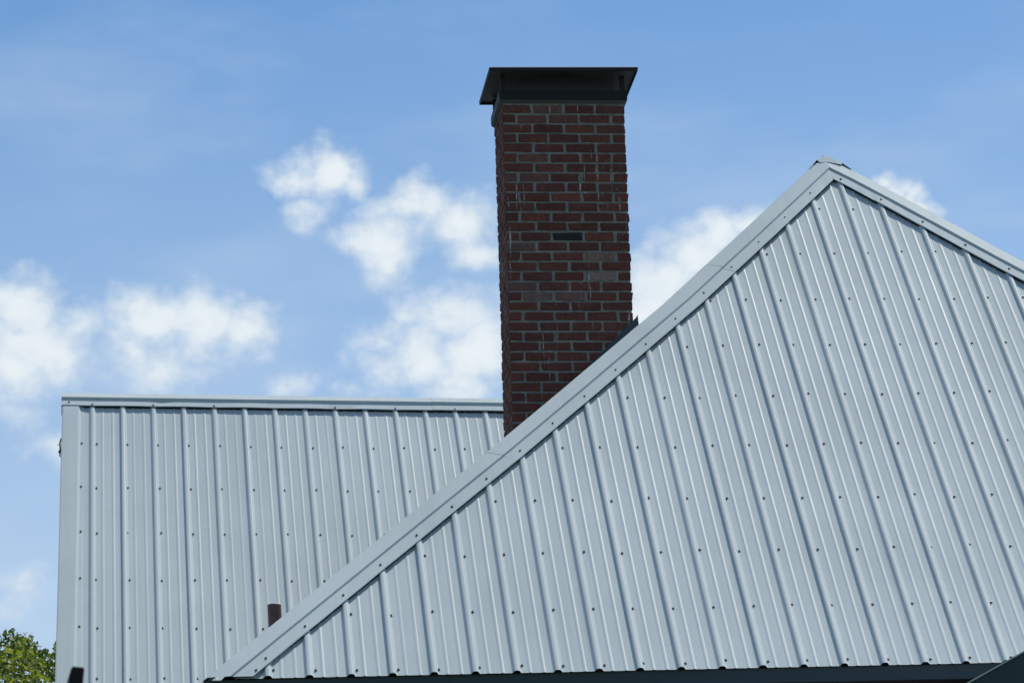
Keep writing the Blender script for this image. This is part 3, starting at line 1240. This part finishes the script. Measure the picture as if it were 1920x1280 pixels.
# vent pipe through the rear slope
pb = face_rear(5.42 * RIB - .01, -2.56, 0)
pp = V((0.0, 0.0, 1)) - V((.035, 0, 0))
n = 28
vs, fs = [], []
H0, H1, RP, RI = -.12, .268, .0475, .041
for z_, r_ in ((H0, RP), (H1, RP), (H1 + .002, RP - .002), (H1 + .002, RI), (H0, RI)):
    for k in range(n):
        a = 2 * math.pi * k / n
        vs.append(pb + pp * z_ + V((math.cos(a) * r_, math.sin(a) * r_, 0)))
for r_ in range(4):
    for k in range(n):
        j = (k + 1) % n
        fs.append((r_ * n + k, r_ * n + j, r_ * n + n + j, r_ * n + n + k))
pipe = mesh_obj('vent_pipe', vs, fs, M_PIPE, house2, sharp=40)
tag(pipe, 'short brown vent pipe sticking out of the rear roof')

# ================================================================== porch gable at the lower right
def porch():
    y0 = 19.60
    px, pz, sl = 4.155, 3.667 + EYE, 0.522
    xe, xp = 3.30, 5.60
    def zr(x):
        return pz + (x - px) * sl if x <= xp else pz + (2 * xp - x - px) * sl
    xr = 2 * xp - xe
    t = thing('porch', V((xp, y0 + .7, 0)), 'dark slate gable corner of a nearer porch, below the right eave', 'porch')
    cs = math.sqrt(1 + sl * sl)
    nl, nr = V((-sl, 0, 1)) / cs, V((sl, 0, 1)) / cs
    bw = .24
    yb = 21.6
    for side in (0, 1):
        a, b = (xe, xp) if side == 0 else (xr, xp)
        A, B = V((a, y0, zr(a))), V((b, y0, zr(b)))
        w = V((0, 0, -bw))
        th = V((0, .024, 0))
        vs = [A, B, B + w, A + w, A + th, B + th, B + w + th, A + w + th]
        mesh_obj('rake_board', vs, [(0, 1, 2, 3), (7, 6, 5, 4), (0, 4, 5, 1), (3, 2, 6, 7), (0, 3, 7, 4), (1, 5, 6, 2)], M_FASCIA, t)
        nn = nl if side == 0 else nr
        up = nn * .007
        # metal edge: thin folded strip showing above the board
        q0, q1 = A + V((0, -.010, 0)) + up * .3, B + V((0, -.010, 0)) + up * .3
        bk = V((0, yb - y0 + .010, 0))
        vs = [q0, q1, q1 + up, q0 + up, q0 + bk, q1 + bk, q1 + bk + up, q0 + bk + up]
        mesh_obj('roof_sheet', vs, [(0, 1, 2, 3), (7, 6, 5, 4), (0, 4, 5, 1), (3, 2, 6, 7), (0, 3, 7, 4), (1, 5, 6, 2)], M_TRIM, t)
    gv = [V((xe + .05, y0 + .03, zr(xe) - .02)), V((xr - .05, y0 + .03, zr(xe) - .02)), V((xp, y0 + .03, zr(xp) - .03))]
    mesh_obj('gable_panel', gv + [v + V((0, .02, 0)) for v in gv], [(0, 1, 2), (5, 4, 3), (0, 3, 4, 1), (1, 4, 5, 2), (2, 5, 3, 0)], M_FASCIA, t)
    WF = Frame((0, 0, 0), (1, 0, 0), (0, 1, 0), (0, 0, 1))
    box('ceiling_beam', WF, xe + .03, xr - .03, y0 + .06, y0 + .20, zr(xe) - .24, zr(xe) - .021, M_FASCIA, t)
    for x in (xe + .1, xr - .24):
        box('porch_post', WF, x, x + .14, y0 + .06, y0 + .20, 0, zr(xe) - .241, M_FASCIA, t, bevel=.01)


porch()

# ================================================================== black post near the camera, lower left
def post():
    top = V((-.2015, 10.0, 1.957 + EYE))
    lean = V((.105, 0, 1)).normalized()
    t0 = top - lean * (top.z / lean.z)
    a = math.radians(22)
    X = V((math.cos(a), math.sin(a), 0))
    Y = V((-math.sin(a), math.cos(a), 0))
    w = .0185
    L = (top - t0).length
    vs = []
    c4 = [(-w, -w), (w, -w), (w, w), (-w, w)]
    for x, y in c4:
        vs.append(t0 + X * x + Y * (y + w))
    for x, y in c4:
        drop = 0.0 if y < 0 else .060
        vs.append(t0 + X * x + Y * (y + w) + lean * (L - drop) + V((0, 0, -.0012 if x > 0 else 0)))
    fs = [(0, 1, 5, 4), (1, 2, 6, 5), (2, 3, 7, 6), (3, 0, 4, 7), (4, 5, 6, 7), (3, 2, 1, 0)]
    o = mesh_obj('metal_post', vs, fs, M_POST, None, t0)
    bm = bmesh.new()
    bm.from_mesh(o.data)
    bmesh.ops.bevel(bm, geom=bm.edges[:], offset=.0025, segments=2, affect='EDGES')
    bm.to_mesh(o.data)
    bm.free()
    tag(o, 'black square metal post tip, out of focus at the lower left', 'post')


post()

# ================================================================== tree behind the rear house
def tree():
    import numpy as np
    rg = np.random.default_rng(3)
    Yt = 38.0
    k = Yt / 45.0
    base = V((-1.9 * k - .5, Yt, 0))
    t = thing('broadleaf_tree', base, 'bushy green broadleaf tree behind the left edge of the rear roof', 'tree')
    H = 9.27 * k + EYE                         # top of the crown
    # trunk and limbs
    tp = [base + V((0, 0, 0)), base + V((.05, .03, 1.5)), base + V((-.04, .05, 3.2)), base + V((.02, 0, 5.2)), base + V((.1, .0, 7.4))]
    parts = [tube(tp, [.24, .19, .15, .10, .03], 10)]
    tips = []
    for i in range(16):
        a = rg.uniform(0, 6.28)
        h0 = rg.uniform(2.4, 6.4)
        ln = rg.uniform(1.0, 2.3) * (1.15 - (h0 - 2.4) / 8)
        p0 = base + V((0, 0, h0))
        p1 = p0 + V((math.cos(a) * ln * .5, math.sin(a) * ln * .5, ln * .35))
        p2 = p0 + V((math.cos(a) * ln, math.sin(a) * ln, ln * .8))
        parts.append(tube([p0, p1, p2], [.06, .04, .012], 6))
        tips.append(p2)
    mesh_obj('trunk', *merge(parts), M_BARK, t, sharp=60)
    # leaf clumps through the crown
    cc = np.array([base.x, base.y, H - 2.9])
    cl = []
    while len(cl) < 330:
        p = rg.uniform(-1, 1, 3)
        r = np.linalg.norm(p)
        if r > 1 or r < .35:
            continue
        q = cc + p * np.array([2.5, 2.5, 2.75])
        if q[2] > H - .42:
            continue
        cl.append((q, rg.uniform(.20, .38)))
    # the top sprays seen above the eave line
    x0 = -1.807 * k
    for dx, dz, r in [(.03, -.10, .10), (.13, -.05, .11), (.20, -.06, .10), (.28, -.10, .11), (.10, -.20, .13), (.22, -.20, .13), (.33, -.22, .12), (.42, -.24, .11),
                      (.50, -.26, .10), (.02, -.30, .14), (.15, -.34, .15), (.30, -.36, .15), (.45, -.37, .14), (.56, -.34, .11), (.58, -.16, .07), (.62, -.20, .10), (.05, -.48, .16), (.22, -.52, .17),
                      (.40, -.52, .16), (.55, -.50, .15), (.66, -.40, .14), (-.12, -.12, .13), (-.25, -.22, .16), (.1, -.66, .2), (.35, -.68, .2), (.6, -.68, .2), (.75, -.5, .2)]:
        for dy in (-.15, .2):
            cl.append((np.array([x0 + dx * .98, Yt + dy + rg.normal(0, .1), 9.27 * k + EYE + dz * 1.05 - .075]), r))
    P, R_, T = [], [], []
    for q, r in cl:
        n = int(3000 * r * r) + 30 if r > .19 else int(1700 * r * r) + 9
        d = rg.normal(0, 1, (n, 3))
        d /= np.linalg.norm(d, axis=1)[:, None]
        rad = r * rg.uniform(.25, 1, n) ** .6
        P.append(q + d * rad[:, None] * np.array([1, 1, .85]))
        T.append(np.clip(rg.normal(.68 + .24 * rg.normal(), .17, n), 0, 1))
    P = np.concatenate(P)
    T = np.concatenate(T)
    n = len(P)
    # each leaf: pointed blade of two folded quads
    ax = rg.normal(0, 1, (n, 3)) + np.array([0, 0, -.2])
    ax /= np.linalg.norm(ax, axis=1)[:, None]
    nr = rg.normal(0, .8, (n, 3)) + np.array([0, -.2, .9])
    sd = np.cross(ax, nr)
    sd /= np.linalg.norm(sd, axis=1)[:, None] + 1e-9
    nr = np.cross(sd, ax)
    ln = rg.uniform(.045, .085, n)[:, None]
    wd = ln * rg.uniform(.26, .36, n)[:, None]
    b0 = P - ax * ln * .5
    tip = P + ax * ln * .5
    mid_ = P - nr * ln * .06
    vs = np.stack([b0, mid_ + sd * wd + nr * ln * .10, tip, mid_ - sd * wd + nr * ln * .10], 1).reshape(-1, 3)
    vs -= np.array(base)
    me = bpy.data.meshes.new('crown')
    me.vertices.add(4 * n)
    me.vertices.foreach_set('co', vs.astype('f4').ravel())
    fidx = np.arange(4 * n).reshape(-1, 4)
    tri_ = np.stack([fidx[:, [0, 1, 2]], fidx[:, [0, 2, 3]]], 1).reshape(-1, 3)
    me.loops.add(tri_.size)
    me.loops.foreach_set('vertex_index', tri_.astype('i4').ravel())
    me.polygons.add(len(tri_))
    me.polygons.foreach_set('loop_start', (np.arange(len(tri_)) * 3).astype('i4'))
    me.update(calc_edges=True)
    at_ = me.attributes.new('tint', 'FLOAT', 'POINT')
    at_.data.foreach_set('value', np.repeat(T, 4).astype('f4'))
    me.materials.append(M_LEAF)
    o = bpy.data.objects.new('crown', me)
    COL.objects.link(o)
    o.parent = t
    tag(o, kind='stuff')
    return n


print('leaves', tree())
